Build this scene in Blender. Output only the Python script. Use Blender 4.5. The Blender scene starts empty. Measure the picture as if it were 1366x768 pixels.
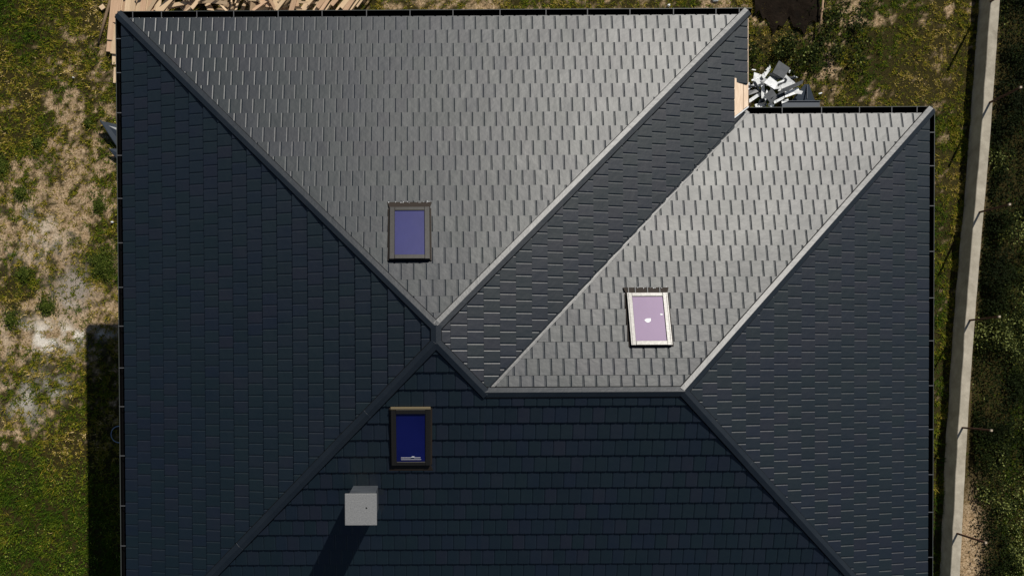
import bpy, math, random
import numpy as np
from mathutils import Vector, Matrix

random.seed(7)
rng = np.random.default_rng(11)
scn = bpy.context.scene
col = scn.collection

# ---------------------------------------------------------------- camera (drone, looking straight down)
E = 6.3                                   # height of the eaves above the ground (m)
cam_d = bpy.data.cameras.new('camera')
cam = bpy.data.objects.new('camera', cam_d)
col.objects.link(cam)
scn.camera = cam
cam_d.sensor_fit = 'HORIZONTAL'
cam_d.sensor_width = 36.0
cam_d.lens = 36.0 * 1205.05 / 1366.0
cam_d.shift_x = (683.0 - 554.61) / 1366.0
cam_d.shift_y = (517.38 - 384.0) / 1366.0
cam_d.clip_start = 0.1
cam_d.clip_end = 1000.0
cam.matrix_world = Matrix(((0.999987, 0.0048, 0.0018, 0.0),
                           (-0.004827, 0.999867, 0.015599, 0.0),
                           (-0.001725, -0.015608, 0.999877, E + 17.986),
                           (0, 0, 0, 1)))
scn.render.resolution_x = 1024
scn.render.resolution_y = 575
# ---------------------------------------------------------------- light
SUN = Vector((0.326, 0.645, 0.691)).normalized()      # towards the sun
world = bpy.data.worlds.new('World')
scn.world = world
world.use_nodes = True
nt = world.node_tree
nt.nodes.clear()
wo = nt.nodes.new('ShaderNodeOutputWorld')
bg = nt.nodes.new('ShaderNodeBackground')
sky = nt.nodes.new('ShaderNodeTexSky')
sky.sky_type = 'NISHITA'
sky.sun_disc = False
sky.sun_elevation = math.asin(SUN.z)
sky.sun_rotation = math.atan2(SUN.x, SUN.y)
sky.air_density = 1.0
sky.dust_density = 0.6
sky.ozone_density = 1.2
bg.inputs['Strength'].default_value = 0.05
nt.links.new(sky.outputs[0], bg.inputs[0])
nt.links.new(bg.outputs[0], wo.inputs[0])
sl = bpy.data.lights.new('sun', 'SUN')
sl.energy = 5.0
sl.angle = math.radians(0.5)
sl.color = (1.0, 0.95, 0.87)
so = bpy.data.objects.new('sun', sl)
so.rotation_euler = SUN.to_track_quat('Z', 'Y').to_euler()
so.location = (20, 40, 45)
col.objects.link(so)
scn.view_settings.view_transform = 'Standard'
scn.view_settings.look = 'None'
scn.view_settings.exposure = 0.0
scn.view_settings.gamma = 1.0

# ---------------------------------------------------------------- material helpers
def mat(name, base, rough=0.6, spec=0.5, metal=0.0):
    m = bpy.data.materials.new(name)
    m.use_nodes = True
    b = m.node_tree.nodes['Principled BSDF']
    b.inputs['Base Color'].default_value = (*base, 1)
    b.inputs['Roughness'].default_value = rough
    b.inputs['Specular IOR Level'].default_value = spec
    b.inputs['Metallic'].default_value = metal
    return m

class NT:
    """small node helper around one material"""
    def __init__(s, m):
        s.m = m; s.t = m.node_tree; s.b = s.t.nodes['Principled BSDF']
    def n(s, kind, **kw):
        x = s.t.nodes.new('ShaderNode' + kind)
        for k, v in kw.items(): setattr(x, k, v)
        return x
    def l(s, a, b): s.t.links.new(a, b)
    def pos(s): return s.n('NewGeometry').outputs['Position']
    def noise(s, vec, scale, detail=4, rough=0.55):
        x = s.n('TexNoise'); x.inputs['Scale'].default_value = scale
        x.inputs['Detail'].default_value = detail; x.inputs['Roughness'].default_value = rough
        if vec: s.l(vec, x.inputs['Vector'])
        return x.outputs['Fac']
    def ramp(s, fac, stops):
        r = s.n('ValToRGB'); e = r.color_ramp.elements
        while len(e) < len(stops): e.new(0.5)
        for i, (p, c) in enumerate(stops):
            e[i].position = p; e[i].color = (*c, 1) if len(c) == 3 else c
        s.l(fac, r.inputs[0]); return r.outputs[0]
    def mix(s, fac, a, b, mode='MIX'):
        x = s.n('MixRGB', blend_type=mode)
        for i, v in ((0, fac), (1, a), (2, b)):
            if isinstance(v, bpy.types.NodeSocket): s.l(v, x.inputs[i])
            else: x.inputs[i].default_value = v if i == 0 else (*v, 1)
        return x.outputs[0]
    def math(s, op, a, b=0.0, clamp=False):
        x = s.n('Math', operation=op, use_clamp=clamp)
        for i, v in ((0, a), (1, b)):
            if isinstance(v, bpy.types.NodeSocket): s.l(v, x.inputs[i])
            else: x.inputs[i].default_value = v
        return x.outputs[0]
    def attr(s, name): return s.n('Attribute', attribute_name=name)
    def bump(s, h, strength, dist):
        x = s.n('Bump'); x.inputs['Strength'].default_value = strength; x.inputs['Distance'].default_value = dist
        s.l(h, x.inputs['Height']); s.l(x.outputs[0], s.b.inputs['Normal'])

def grained(name, c1, c2, scale=3.0, rough=0.8, bump=0.3, bdist=0.01, stretch=(1, 1, 1), spec=0.3, coords='Object', detail=6):
    m = mat(name, c1, rough, spec); w = NT(m)
    mp = w.n('Mapping'); mp.inputs['Scale'].default_value = stretch
    if coords == 'World': w.l(w.pos(), mp.inputs['Vector'])
    else: w.l(w.n('TexCoord').outputs['Object'], mp.inputs['Vector'])
    f = w.noise(mp.outputs[0], scale, detail, 0.65)
    w.l(w.ramp(f, ((0.3, c1), (0.7, c2))), w.b.inputs['Base Color'])
    w.bump(w.noise(mp.outputs[0], scale * 4, 5, 0.7), bump, bdist)
    return m

# coated steel roof tiles: dark blue-grey satin paint
def tile_material():
    m = mat('roof_tile_paint', (0.01, 0.014, 0.02), 0.42, 0.59); w = NT(m)
    p = w.pos()
    tint = w.attr('tint').outputs['Fac']
    c = w.ramp(tint, ((0.0, (0.0008, 0.0052, 0.0105)), (0.3, (0.0010, 0.0070, 0.0110)), (0.65, (0.0014, 0.0056, 0.0140)), (1.0, (0.0044, 0.0066, 0.0138))))
    big = w.noise(p, 0.55, 3)
    c = w.mix(w.ramp(big, ((0.4, (0, 0, 0)), (0.65, (0.5, 0.5, 0.5)))), c, (0.0010, 0.0078, 0.0112))
    # settled dust: broad faint film and small specks
    spk = w.ramp(w.noise(p, 26, 6, 0.75), ((0.66, (0, 0, 0)), (0.80, (0.25, 0.25, 0.25))))
    c = w.mix(spk, c, (0.07, 0.07, 0.066))
    # one scuffed, dusty area on the east slope where people walked
    vm = w.n('VectorMath', operation='DISTANCE'); w.l(p, vm.inputs[0]); vm.inputs[1].default_value = (3.0, 2.95, E + 1.27)
    near = w.ramp(vm.outputs['Value'], ((0.0, (1, 1, 1)), (0.75, (0, 0, 0))))
    sc = w.ramp(w.noise(p, 13, 8, 0.8), ((0.60, (0, 0, 0)), (0.68, (0.8, 0.8, 0.8))))
    c = w.mix(w.mix(1.0, near, sc, 'MULTIPLY'), c, (0.16, 0.165, 0.17))
    w.b.inputs['Specular Tint'].default_value = (1.0, 1.0, 0.99, 1)
    w.l(c, w.b.inputs['Base Color'])
    r = w.ramp(w.noise(p, 1.7, 5, 0.6), ((0.3, (0.455, 0.455, 0.455)), (0.7, (0.495, 0.495, 0.495))))
    w.l(r, w.b.inputs['Roughness'])
    h1 = w.noise(p, 7.0, 2, 0.5); h2 = w.noise(p, 260, 2, 0.5)
    h = w.math('ADD', h1, w.math('MULTIPLY', h2, 0.012))
    w.bump(h, 1.0, 0.0036)
    return m
M_tile = tile_material()
M_deck = mat('roof_underlay_metal', (0.012, 0.015, 0.020), 0.5)
def cap_material():
    m = mat('ridge_cap_paint', (0.007, 0.011, 0.016), 0.42, 0.5); w = NT(m)
    p = w.pos()
    w.l(w.ramp(w.noise(p, 3, 5), ((0.3, (0.006, 0.010, 0.015)), (0.7, (0.010, 0.014, 0.019)))), w.b.inputs['Base Color'])
    w.bump(w.noise(p, 9, 3), 1.0, 0.003)
    return m
M_cap = cap_material()
M_gutter = mat('gutter_black', (0.002, 0.002, 0.0024), 0.8, 0.05)
M_lip = mat('gutter_lip', (0.05, 0.055, 0.05), 0.35, 0.5)
M_bracket = mat('gutter_bracket', (0.07, 0.072, 0.075), 0.5, 0.4)
def frame_material():
    m = mat('skylight_frame', (0.014, 0.0125, 0.010), 0.34, 0.5, 0.12); w = NT(m); p = w.pos()
    w.l(w.ramp(w.noise(p, 30, 5, 0.75), ((0.35, (0.33, 0.33, 0.33)), (0.6, (0.37, 0.37, 0.37)))), w.b.inputs['Roughness'])
    w.bump(w.noise(p, 9, 2), 1.0, 0.0006)
    return m
M_frame = frame_material()
M_apron = mat('apron_brown', (0.022, 0.016, 0.012), 0.72, 0.22)
M_frame_side = mat('skylight_frame_dark', (0.02, 0.017, 0.014), 0.5, 0.4)
def glass_material(name, b1, b2, tint):
    m = mat(name, (0.016, 0.018, 0.11), 0.2, 0.7); w = NT(m); p = w.pos()
    c = w.ramp(w.noise(p, 2.0, 5), ((0.3, b1), (0.7, b2)))
    spk = w.ramp(w.noise(p, 45, 6, 0.8), ((0.62, (0, 0, 0)), (0.78, (0.35, 0.35, 0.35))))
    w.l(w.mix(spk, c, (0.16, 0.13, 0.16)), w.b.inputs['Base Color'])
    w.b.inputs['Roughness'].default_value = 0.43; w.b.inputs['Specular IOR Level'].default_value = 0.47
    w.b.inputs['Specular Tint'].default_value = (*tint, 1)
    w.bump(w.noise(p, 4, 3), 1.0, 0.001)
    return m
M_glass = glass_material('skylight_glass', (0.0015, 0.0038, 0.052), (0.003, 0.006, 0.068), (0.62, 0.62, 1.0))
M_glass_sheen = glass_material('skylight_glass_sheen', (0.022, 0.014, 0.050), (0.034, 0.020, 0.062), (0.92, 0.74, 0.98))  # pinkish sun sheen put into the pane colour and specular tint
M_concrete = grained('concrete', (0.38, 0.36, 0.31), (0.55, 0.52, 0.46), 6, 0.85, 0.5, 0.01, coords='World')
M_wallc = grained('fence_concrete', (0.25, 0.222, 0.172), (0.43, 0.39, 0.31), 3.2, 0.9, 0.6, 0.012, coords='World', detail=8)
M_slab = grained('chimney_slab', (0.12, 0.124, 0.126), (0.21, 0.212, 0.212), 48, 0.8, 0.4, 0.003, coords='World', detail=8)
M_flue = grained('chimney_sheet', (0.045, 0.052, 0.062), (0.075, 0.083, 0.095), 4, 0.5, 0.2, 0.004, coords='World')
M_render = grained('wall_render', (0.50, 0.48, 0.44), (0.60, 0.58, 0.53), 4, 0.9, 0.4, 0.006, coords='World')
M_bar = mat('bar_grey', (0.42, 0.42, 0.44), 0.5)
M_hole = mat('dark_hole', (0.004, 0.004, 0.004), 0.9, 0.1)
M_white = grained('white_coat', (0.50, 0.52, 0.53), (0.78, 0.79, 0.79), 5, 0.5, 0.3, 0.006, coords='World')
M_rust = grained('rusty_steel', (0.055, 0.026, 0.016), (0.12, 0.055, 0.035), 30, 0.8, 0.4, 0.003)
M_rusttip = mat('post_tip_light', (0.34, 0.27, 0.20), 0.7)
M_shade = grained('shade_sheet', (0.005, 0.0038, 0.0026), (0.016, 0.011, 0.0075), 2.5, 0.9, 0.8, 0.05, coords='World', spec=0.05)
M_hose = mat('hose_blue_grey', (0.25, 0.35, 0.5), 0.5)
def wood(name, a, b):
    m = mat(name, a, 0.75, 0.25); w = NT(m)
    mp = w.n('Mapping'); mp.inputs['Scale'].default_value = (1.2, 22, 22)
    w.l(w.n('TexCoord').outputs['Object'], mp.inputs['Vector'])
    f = w.noise(mp.outputs[0], 2.4, 7, 0.65)
    c = w.ramp(f, ((0.28, a), (0.72, b)))
    ri = w.n('ObjectInfo').outputs['Random']
    c = w.mix(w.math('MULTIPLY', ri, 0.38), c, (0.19, 0.125, 0.07))
    w.l(c, w.b.inputs['Base Color']); w.bump(f, 0.6, 0.004)
    return m
M_wood = [wood('sawn_wood_pale', (0.50, 0.36, 0.22), (0.66, 0.50, 0.33)),
          wood('sawn_wood_pink', (0.40, 0.25, 0.15), (0.55, 0.38, 0.25)),
          wood('sawn_wood_weathered', (0.12, 0.085, 0.052), (0.27, 0.19, 0.115))]
M_deckwood = grained('deck_board_wood', (0.58, 0.42, 0.29), (0.80, 0.64, 0.48), 5, 0.75, 0.3, 0.003, (6, 0.8, 1))

# ---------------------------------------------------------------- object helpers
def mesh(name, verts, faces, m=None, smooth=False, tint=None):
    me = bpy.data.meshes.new(name)
    me.from_pydata([tuple(v) for v in verts], [], faces)
    if m: me.materials.append(m)
    if smooth: me.polygons.foreach_set('use_smooth', [True] * len(me.polygons))
    if tint is not None:
        a = me.attributes.new('tint', 'FLOAT', 'FACE'); a.data.foreach_set('value', tint)
    me.update()
    return me
def link(name, me, parent=None, label=None, cat=None, group=None, kind=None):
    o = bpy.data.objects.new(name, me); col.objects.link(o)
    if parent: o.parent = parent
    if label: o['label'] = label
    if cat: o['category'] = cat
    if group: o['group'] = group
    if kind: o['kind'] = kind
    return o
class B:
    """collects solids into one mesh"""
    def __init__(s): s.v = []; s.f = []; s.mi = []
    def add(s, vs, fs, mi=0):
        n = len(s.v); s.v += [Vector(v) for v in vs]
        s.f += [[i + n for i in f] for f in fs]; s.mi += [mi] * len(fs)
    def hexa(s, p, mi=0):      # 8 points: bottom loop 0-3 (ccw from above), top loop 4-7
        s.add(p, [(3, 2, 1, 0), (4, 5, 6, 7), (0, 1, 5, 4), (1, 2, 6, 5), (2, 3, 7, 6), (3, 0, 4, 7)], mi)
    def box(s, x0, x1, y0, y1, z0, z1, mi=0, M=None):
        p = [Vector(q) for q in ((x0, y0, z0), (x1, y0, z0), (x1, y1, z0), (x0, y1, z0), (x0, y0, z1), (x1, y0, z1), (x1, y1, z1), (x0, y1, z1))]
        if M: p = [M @ q for q in p]
        s.hexa(p, mi)
    def prism(s, prof, A, Bp, mi=0):   # closed profile: list of offset vectors (world) swept from A to Bp
        n = len(prof)
        vs = [A + q for q in prof] + [Bp + q for q in prof]
        fs = [(i, (i + 1) % n, n + (i + 1) % n, n + i) for i in range(n)] + [tuple(range(n))[::-1], tuple(range(n, 2 * n))]
        s.add(vs, fs, mi)
    def tube(s, pts, r, k=8, mi=0, closed=False):
        pts = [Vector(p) for p in pts]; n = len(pts); rings = []
        for i, p in enumerate(pts):
            a = pts[(i - 1) % n] if (i or closed) else p
            b = pts[(i + 1) % n] if (i < n - 1 or closed) else p
            d = (b - a).normalized()
            u = d.orthogonal() if abs(d.z) > 0.95 else d.cross(Vector((0, 0, 1)))
            u.normalize(); w = d.cross(u)
            rr = r[i] if isinstance(r, (list, tuple)) else r
            rings.append([p + (u * math.cos(t) + w * math.sin(t)) * rr for t in [2 * math.pi * j / k for j in range(k)]])
        vs = [q for g in rings for q in g]; fs = []
        for i in range(n if closed else n - 1):
            for j in range(k):
                a = i * k; b = ((i + 1) % n) * k
                fs.append((a + j, a + (j + 1) % k, b + (j + 1) % k, b + j))
        if not closed: fs += [tuple(range(k))[::-1], tuple(range((n - 1) * k, n * k))]
        s.add(vs, fs, mi)
    def obj(s, name, ms, parent=None, bevel=0, smooth=False, **kw):
        ms = ms if isinstance(ms, (list, tuple)) else [ms]
        me = mesh(name, s.v, s.f, None, smooth)
        for m in ms: me.materials.append(m)
        me.polygons.foreach_set('material_index', s.mi)
        o = link(name, me, parent, **kw)
        if bevel:
            md = o.modifiers.new('bevel', 'BEVEL'); md.width = bevel; md.segments = 1; md.limit_method = 'ANGLE'
        return o
def empty(name, loc, label=None, cat=None, group=None):
    o = bpy.data.objects.new(name, None); o.location = loc; col.objects.link(o)
    o.empty_display_size = 0.2
    if label: o['label'] = label
    if cat: o['category'] = cat
    if group: o['group'] = group
    return o

# numpy value noise (for terrain, cover and colour maps of the ground)
_tab = rng.random((256, 256))
def vnoise(x, y, s):
    x = np.asarray(x) * s + 1000.3; y = np.asarray(y) * s + 1000.7
    xi = np.floor(x).astype(int); yi = np.floor(y).astype(int); fx = x - xi; fy = y - yi
    fx = fx * fx * (3 - 2 * fx); fy = fy * fy * (3 - 2 * fy)
    a = _tab[xi % 256, yi % 256]; b = _tab[(xi + 1) % 256, yi % 256]; c = _tab[xi % 256, (yi + 1) % 256]; d = _tab[(xi + 1) % 256, (yi + 1) % 256]
    return (a * (1 - fx) + b * fx) * (1 - fy) + (c * (1 - fx) + d * fx) * fy
def fbm(x, y, s, o=4):
    t = 0; am = 0.5; tot = 0
    for i in range(o):
        t = t + vnoise(np.asarray(x) + 17.1 * i, np.asarray(y) - 9.7 * i, s * 2 ** i) * am; tot += am; am *= 0.55
    return t / tot
def blob(x, y, cx, cy, rx, ry): return np.exp(-(((x - cx) / rx) ** 2 + ((y - cy) / ry) ** 2))
def smooth(a, b, x):
    t = np.clip((x - a) / (b - a), 0, 1); return t * t * (3 - 2 * t)

# ================================================================ THE HOUSE ROOF
xL, xM, xR, yN, yW, yS = -5.804, 6.4865, 10.1318, 7.0573, 5.104, -5.7291
A1 = Vector((0.3295, 0.8132, 2.2367)); A2 = Vector((0.3295, 0.5425, 2.2367))
RL = Vector((1.1907, -0.3347, 1.9239)); RR = Vector((4.7096, -0.3347, 1.9239))
up = Vector((0, 0, E))
for p in (A1, A2, RL, RR): p.z += E
TL = Vector((xL, yN, E)); TR = Vector((xM, yN, E)); IN = Vector((xM, yW, E))
WTR = Vector((xR, yW, E)); BR = Vector((xR, yS, E)); BL = Vector((xL, yS, E))
house = empty('house', (0, 0, 0), 'large house under a dark blue-grey hipped roof of metal tiles with three skylights', 'house')

class Slope:
    """a roof plane: origin O on the eave, t lateral, u up the slope, n outward; polys = convex plan polygons"""
    def __init__(s, name, O, updir, k, polys, row0, rowp, jphase, jrow=0):
        s.name = name; s.O = Vector(O)
        s.u = Vector((updir[0], updir[1], k)).normalized()
        side = Vector((updir[0], updir[1], 0)).cross(Vector((0, 0, 1))).normalized()
        s.t = side; s.n = s.t.cross(s.u)
        if s.n.z < 0: s.n = -s.n
        s.t = s.u.cross(s.n).normalized()
        s.c = 1 / math.sqrt(1 + k * k)
        s.v0 = row0 / s.c; s.L = rowp / s.c; s.jp = (Vector(jphase) - s.O).dot(s.t); s.jrow = jrow
        s.polys = [s.ccw([s.sv(p) for p in poly]) for poly in polys]; s.polys3 = polys
    def sv(s, P):
        d = Vector(P) - s.O; return (d.dot(s.t), d.dot(s.u))
    def P(s, a, v, h=0.0): return s.O + s.t * a + s.u * v + s.n * h
    @staticmethod
    def ccw(p):
        A = sum(p[i][0] * p[(i + 1) % len(p)][1] - p[(i + 1) % len(p)][0] * p[i][1] for i in range(len(p)))
        return p if A > 0 else p[::-1]
def kk(h, run): return h / run
z1 = A1.z - E; z2 = RL.z - E
sN = Slope('N', (0, yN, E), (0, -1), z1 / (yN - A1.y), [[TL, TR, A1]], 0.336, 0.2985, (-3.542, 6.9, E))
sS = Slope('S', (0, yS, E), (0, 1), z1 / (A2.y - yS), [[A2, RL, Vector((RL.x, yS, E)), BL], [RL, RR, BR, Vector((RL.x, yS, E))]],
           0.0, 0.3045, (3.355, -5, E))
sW = Slope('W', (xL, 0, E), (1, 0), z1 / (A1.x - xL), [[TL, BL, A2, A1]], 0.283, 0.2955, (-5.6, 6.451, E))
kE = z1 / (xM - A1.x); XE = 0.07                      # the east eave of the old part runs 7 cm on
TRe = Vector((xM + XE, yN + 0.05, E - kE * XE)); INe = Vector((xM + XE, yW + 0.0, E - kE * XE))
sE = Slope('E', (xM, 0, E), (-1, 0), kE, [[A1, TRe, INe, RL, A2]], 0.2415, 0.2990, (6.4, 6.586, E))
sWN = Slope('WN', (0, yW, E), (0, -1), z2 / (yW - RL.y), [[IN, WTR, RR, RL]], 0.329, 0.302, (6.882, 5, E))
sWE = Slope('WE', (xR, 0, E), (-1, 0), z2 / (xR - RR.x), [[WTR, BR, RR]], 0.3008, 0.297, (10, 4.311, E))
# S rows are measured from a known joint line at y = -1.169
_v = (-1.169 - yS) / 0.3045; sS.v0 = (_v - math.floor(_v)) * 0.3045 / sS.c; sS.jrow = int(math.floor(_v)) % 2
TW = 0.2243

def clip(poly, a, b, c):          # keep a*s + b*v <= c ; poly of (s, v, h)
    out = []
    for i in range(len(poly)):
        p, q = poly[i], poly[(i + 1) % len(poly)]
        dp = a * p[0] + b * p[1] - c; dq = a * q[0] + b * q[1] - c
        if dp <= 1e-9: out.append(p)
        if (dp < -1e-9 and dq > 1e-9) or (dp > 1e-9 and dq < -1e-9):
            t = dp / (dp - dq); out.append(tuple(p[j] + (q[j] - p[j]) * t for j in range(3)))
    return out
def halfplanes(poly, insets):
    hp = []
    for i in range(len(poly)):
        p, q = poly[i], poly[(i + 1) % len(poly)]
        dx, dy = q[0] - p[0], q[1] - p[1]; L = math.hypot(dx, dy)
        a, b = dy / L, -dx / L
        hp.append((a, b, a * p[0] + b * p[1] - insets[i]))
    return hp
BS = (0.0, 0.0050, 0.0054, 0.0205, TW - 0.0205, TW - 0.0054, TW - 0.0050, TW)
BH = (-0.0130, -0.0130, -0.0068, 0.0, 0.0, -0.0068, -0.0130, -0.0130)
def tile_polys(L, dsl=0.0, dv=0.0, dip=0.0):
    """five strips of one tile in local (s, v, h): groove halves, chamfers, face; the lower lip stands proud"""
    top = lambda s, v: 0.051 - 0.034 * v / L + dsl * (s - TW / 2) + dv * (v - L / 2)
    out = []
    for i in range(7):
        a, b = BS[i], BS[i + 1]
        v1 = L - 0.017
        out.append([(a, 0, top(a, 0) + BH[i]), (b, 0, top(b, 0) + BH[i + 1]), (b, v1, top(b, v1) + BH[i + 1]), (a, v1, top(a, v1) + BH[i])])
    # the hem folds down just below the next tile's lip
    v2 = L - 0.012
    out.append([(0, v1, top(0, v1)), (TW, v1, top(TW, v1)), (TW, v2, 0.004), (0, v2, 0.004)])
    out.append([(0, v2, 0.004), (TW, v2, 0.004), (TW, L, 0.003), (0, L, 0.003)])
    return out

# windows in the roof: rectangles on slopes that tiles do not need to fill
windows = []      # (slope, s0, s1, v0, v1)
def win_rect(sl, corners, pad):
    q = [sl.sv(c) for c in corners]
    return (sl, min(a for a, b in q) + pad, max(a for a, b in q) - pad, min(b for a, b in q) + pad, max(b for a, b in q) - pad)
WINS = {'N': (sN, (-0.490, 0.2385), (2.003, 2.996)), 'S': (sS, (-0.480, 0.235), (-1.631, -0.593)), 'WN': (sWN, (3.842, 4.595), (0.459, 1.438))}
for key, (sl, xs, ys) in WINS.items():
    def onp(x, y):
        v = (yN - y if key == 'N' else (y - yS if key == 'S' else yW - y)); k = sl.u.z / math.hypot(sl.u.x, sl.u.y)
        return Vector((x, y, E + v * k))
    windows.append(win_rect(sl, [onp(x, y) for x in xs for y in ys], 0.03))

cp = cam.matrix_world.translation
singles = []
jv = []; jf = []; jt = []
VARS = 10
varpar = [(random.gauss(0, 0.0055), random.gauss(0, 0.004), (i + 0.5) / VARS) for i in range(VARS)]
random.shuffle(varpar)
def emit(vs, fs, ft, polys, sl, s0, v0, tint):
    for pi, poly in enumerate(polys):
        n = len(poly)
        if n < 3: continue
        base = len(vs)
        vs.extend(sl.P(s0 + p[0], v0 + p[1], p[2]) if sl else Vector(p) for p in poly)
        fs.append(list(range(base, base + n))); ft.append(tint)
        for i in range(n):
            p, q = poly[i], poly[(i + 1) % n]
            lip = abs(p[1]) < 1e-6 and abs(q[1]) < 1e-6
            diag = abs(p[0] - q[0]) > 1e-5 and abs(p[1] - q[1]) > 1e-5
            if lip or diag:
                b2 = len(vs)
                for w in (p, q, (q[0], q[1], 0.001), (p[0], p[1], 0.001)):
                    vs.append(sl.P(s0 + w[0], v0 + w[1], w[2]) if sl else Vector(w))
                fs.append([b2 + 3, b2 + 2, b2 + 1, b2]); ft.append(tint)
for sl in (sN, sW, sE, sWN, sWE, sS):
    for pi, poly in enumerate(sl.polys):
        insets = []
        for i in range(len(poly)):
            p, q = poly[i], poly[(i + 1) % len(poly)]
            ins = 0.0
            # valley edges keep clear of the flashing
            for pt in (sl.sv(IN if sl is sWN else INe),):
                a = sl.sv(RL)
                hit = lambda r, w: math.hypot(r[0] - w[0], r[1] - w[1]) < 1e-3
                if sl in (sWN, sE) and ((hit(p, pt) and hit(q, a)) or (hit(p, a) and hit(q, pt))):
                    ins = 0.066 if sl is sWN else 0.014
            insets.append(ins)
        hp = halfplanes(poly, insets)
        smin, smax = min(p[0] for p in poly), max(p[0] for p in poly); vmin, vmax = min(p[1] for p in poly), max(p[1] for p in poly)
        r0 = int(math.floor((vmin - sl.v0) / sl.L)); r1 = int(math.ceil((vmax - sl.v0) / sl.L))
        for r in range(r0, r1 + 1):
            v0 = sl.v0 + r * sl.L
            off = sl.jp + (0.5 * TW if (r + 1 + sl.jrow) % 2 else 0)
            Lr = sl.L
            k0 = int(math.floor((smin - off) / TW)) - 1; k1 = int(math.ceil((smax - off) / TW)) + 1
            for k in range(k0, k1):
                s0 = off + k * TW
                vid = random.randrange(VARS)
                dsl, dv, tn = varpar[vid]
                if sl is sE and r == -1:
                    yy = sl.P(s0 + TW / 2, 0).y
                    if yy < 5.80: continue
                polys = tile_polys(sl.L, dsl, dv)
                cl = []; full = True
                for pg in polys:
                    n0 = [tuple(x) for x in pg]; c = n0
                    for a, b, cc in hp:
                        c = clip(c, a, b, cc - a * s0 - b * v0)
                        if len(c) < 3: break
                    if len(c) < 3: full = False; continue
                    if len(c) != 4 or any(abs(c[i][j] - n0[i][j]) > 1e-6 for i in range(4) for j in range(2)): full = False
                    cl.append(c)
                if not cl: continue
                inwin = False
                for wsl, a0, a1, b0, b1 in windows:
                    if wsl is sl and s0 + TW > a0 and s0 < a1 and v0 + sl.L > b0 and v0 < b1:
                        if s0 > a0 and s0 + TW < a1 and v0 > b0 and v0 + sl.L < b1: inwin = 'in'
                        else: inwin = 'edge'
                if inwin == 'in': continue
                if full and not inwin:
                    c3 = sl.P(s0 + TW / 2, v0 + sl.L / 2)
                    d = cp - c3
                    if abs(c3.x - 2.6) < 8.2 and -4.9 < c3.y < 8:
                        singles.append((sl.n.dot(d.normalized()) / d.length_squared * (-d.normalized().z * -1), sl, s0, v0, vid))
                        continue
                emit(jv, jf, jt, cl, sl, s0, v0, min(1, max(0, tn + random.uniform(-0.05, 0.05))))
singles.sort(key=lambda x: -x[0])
keep, rest = singles[:300], singles[300:]
for q, sl, s0, v0, vid in rest:
    dsl, dv, tn = varpar[vid]
    emit(jv, jf, jt, tile_polys(sl.L, dsl, dv), sl, s0, v0, tn)
link('roof_tile', mesh('roof_tile', jv, jf, M_tile, tint=jt), house, label='dark blue-grey metal roof tiles laid in staggered rows', kind='stuff')
cache = {}
for q, sl, s0, v0, vid in keep:
    key = (sl.name, vid)
    if key not in cache:
        vs, fs, ft = [], [], []
        emit(vs, fs, ft, tile_polys(sl.L, varpar[vid][0], varpar[vid][1]), None, 0, 0, varpar[vid][2])
        cache[key] = mesh('roof_tile', vs, fs, M_tile, tint=ft)
    o = link('roof_tile', cache[key], house)
    o.matrix_local = Matrix(((sl.t.x, sl.u.x, sl.n.x, 0), (sl.t.y, sl.u.y, sl.n.y, 0), (sl.t.z, sl.u.z, sl.n.z, 0), (0, 0, 0, 1)))
    o.location = sl.P(s0, v0)

# underlay sheet of each slope (thin solid)
for sl in (sN, sW, sE, sWN, sWE, sS):
    b = B()
    for poly in sl.polys:
        n = len(poly)
        b.add([sl.P(s, v, 0.0) for s, v in poly] + [sl.P(s, v, -0.03) for s, v in poly],
              [tuple(range(n)), tuple(range(2 * n - 1, n - 1, -1))] + [(i, n + i, n + (i + 1) % n, (i + 1) % n) for i in range(n)])
    b.obj('roof_slope', M_deck, house)

# ridge and hip caps in overlapping lengths
def cap(P, Q, n1, n2, w=0.074, e=0.072, pk=0.080, seg=2.0, ext=(0, 0)):
    l = (Q - P).normalized(); P = P - l * ext[0]; Q = Q + l * ext[1]
    d1 = l.cross(n1).normalized(); d2 = l.cross(n2).normalized()
    if d1.dot(n2) < 0: pass
    # d_i points away from the ridge inside slope i (downhill, i.e. negative along the other normal)
    if d1.dot(n1 - n2) < 0: d1 = -d1
    if d2.dot(n2 - n1) < 0: d2 = -d2
    mid = (n1 + n2).normalized()
    L = (Q - P).length; k = max(1, round(L / seg))
    for i in range(k):
        a = P + l * (L * i / k - (0.04 if i else 0)); c = P + l * (L * (i + 1) / k)
        g = 1.0 + 0.02 * (i % 2)
        prof = [d1 * w * g + n1 * 0.030, d1 * w * g + n1 * e * g, mid * pk * g, d2 * w * g + n2 * e * g, d2 * w * g + n2 * 0.030, mid * 0.01]
        if (prof[1] - prof[2]).cross(prof[3] - prof[2]).dot(l) > 0: prof = prof[::-1]
        b = B(); b.prism(prof, a, c); rc = b.obj('ridge_cap', M_cap, house, bevel=0.003)
        for dd, nn in ((d1, n1), (d2, n2)):  # near-black strips standing in for the shaded open gap under the cap
            st = [dd * (w + 0.002) + nn * 0.02, dd * (w + 0.002) + nn * 0.052, dd * (w + 0.016) + nn * 0.050, dd * (w + 0.016) + nn * 0.02]
            if (st[1] - st[0]).cross(st[2] - st[1]).dot(l) > 0: st = st[::-1]
            b = B(); b.prism(st, a + l * 0.05, c); b.obj('gap_shade_strip', M_hole, rc)
cap(A1, TL, sN.n, sW.n, pk=0.071, ext=(0.0, 0.12))
cap(A1, TR, sN.n, sE.n, pk=0.068, ext=(0.0, 0.10))
cap(A1, A2, sW.n, sE.n, ext=(0.03, 0.03))
cap(A2, BL, sW.n, sS.n, ext=(0.0, 0.1))
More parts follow.
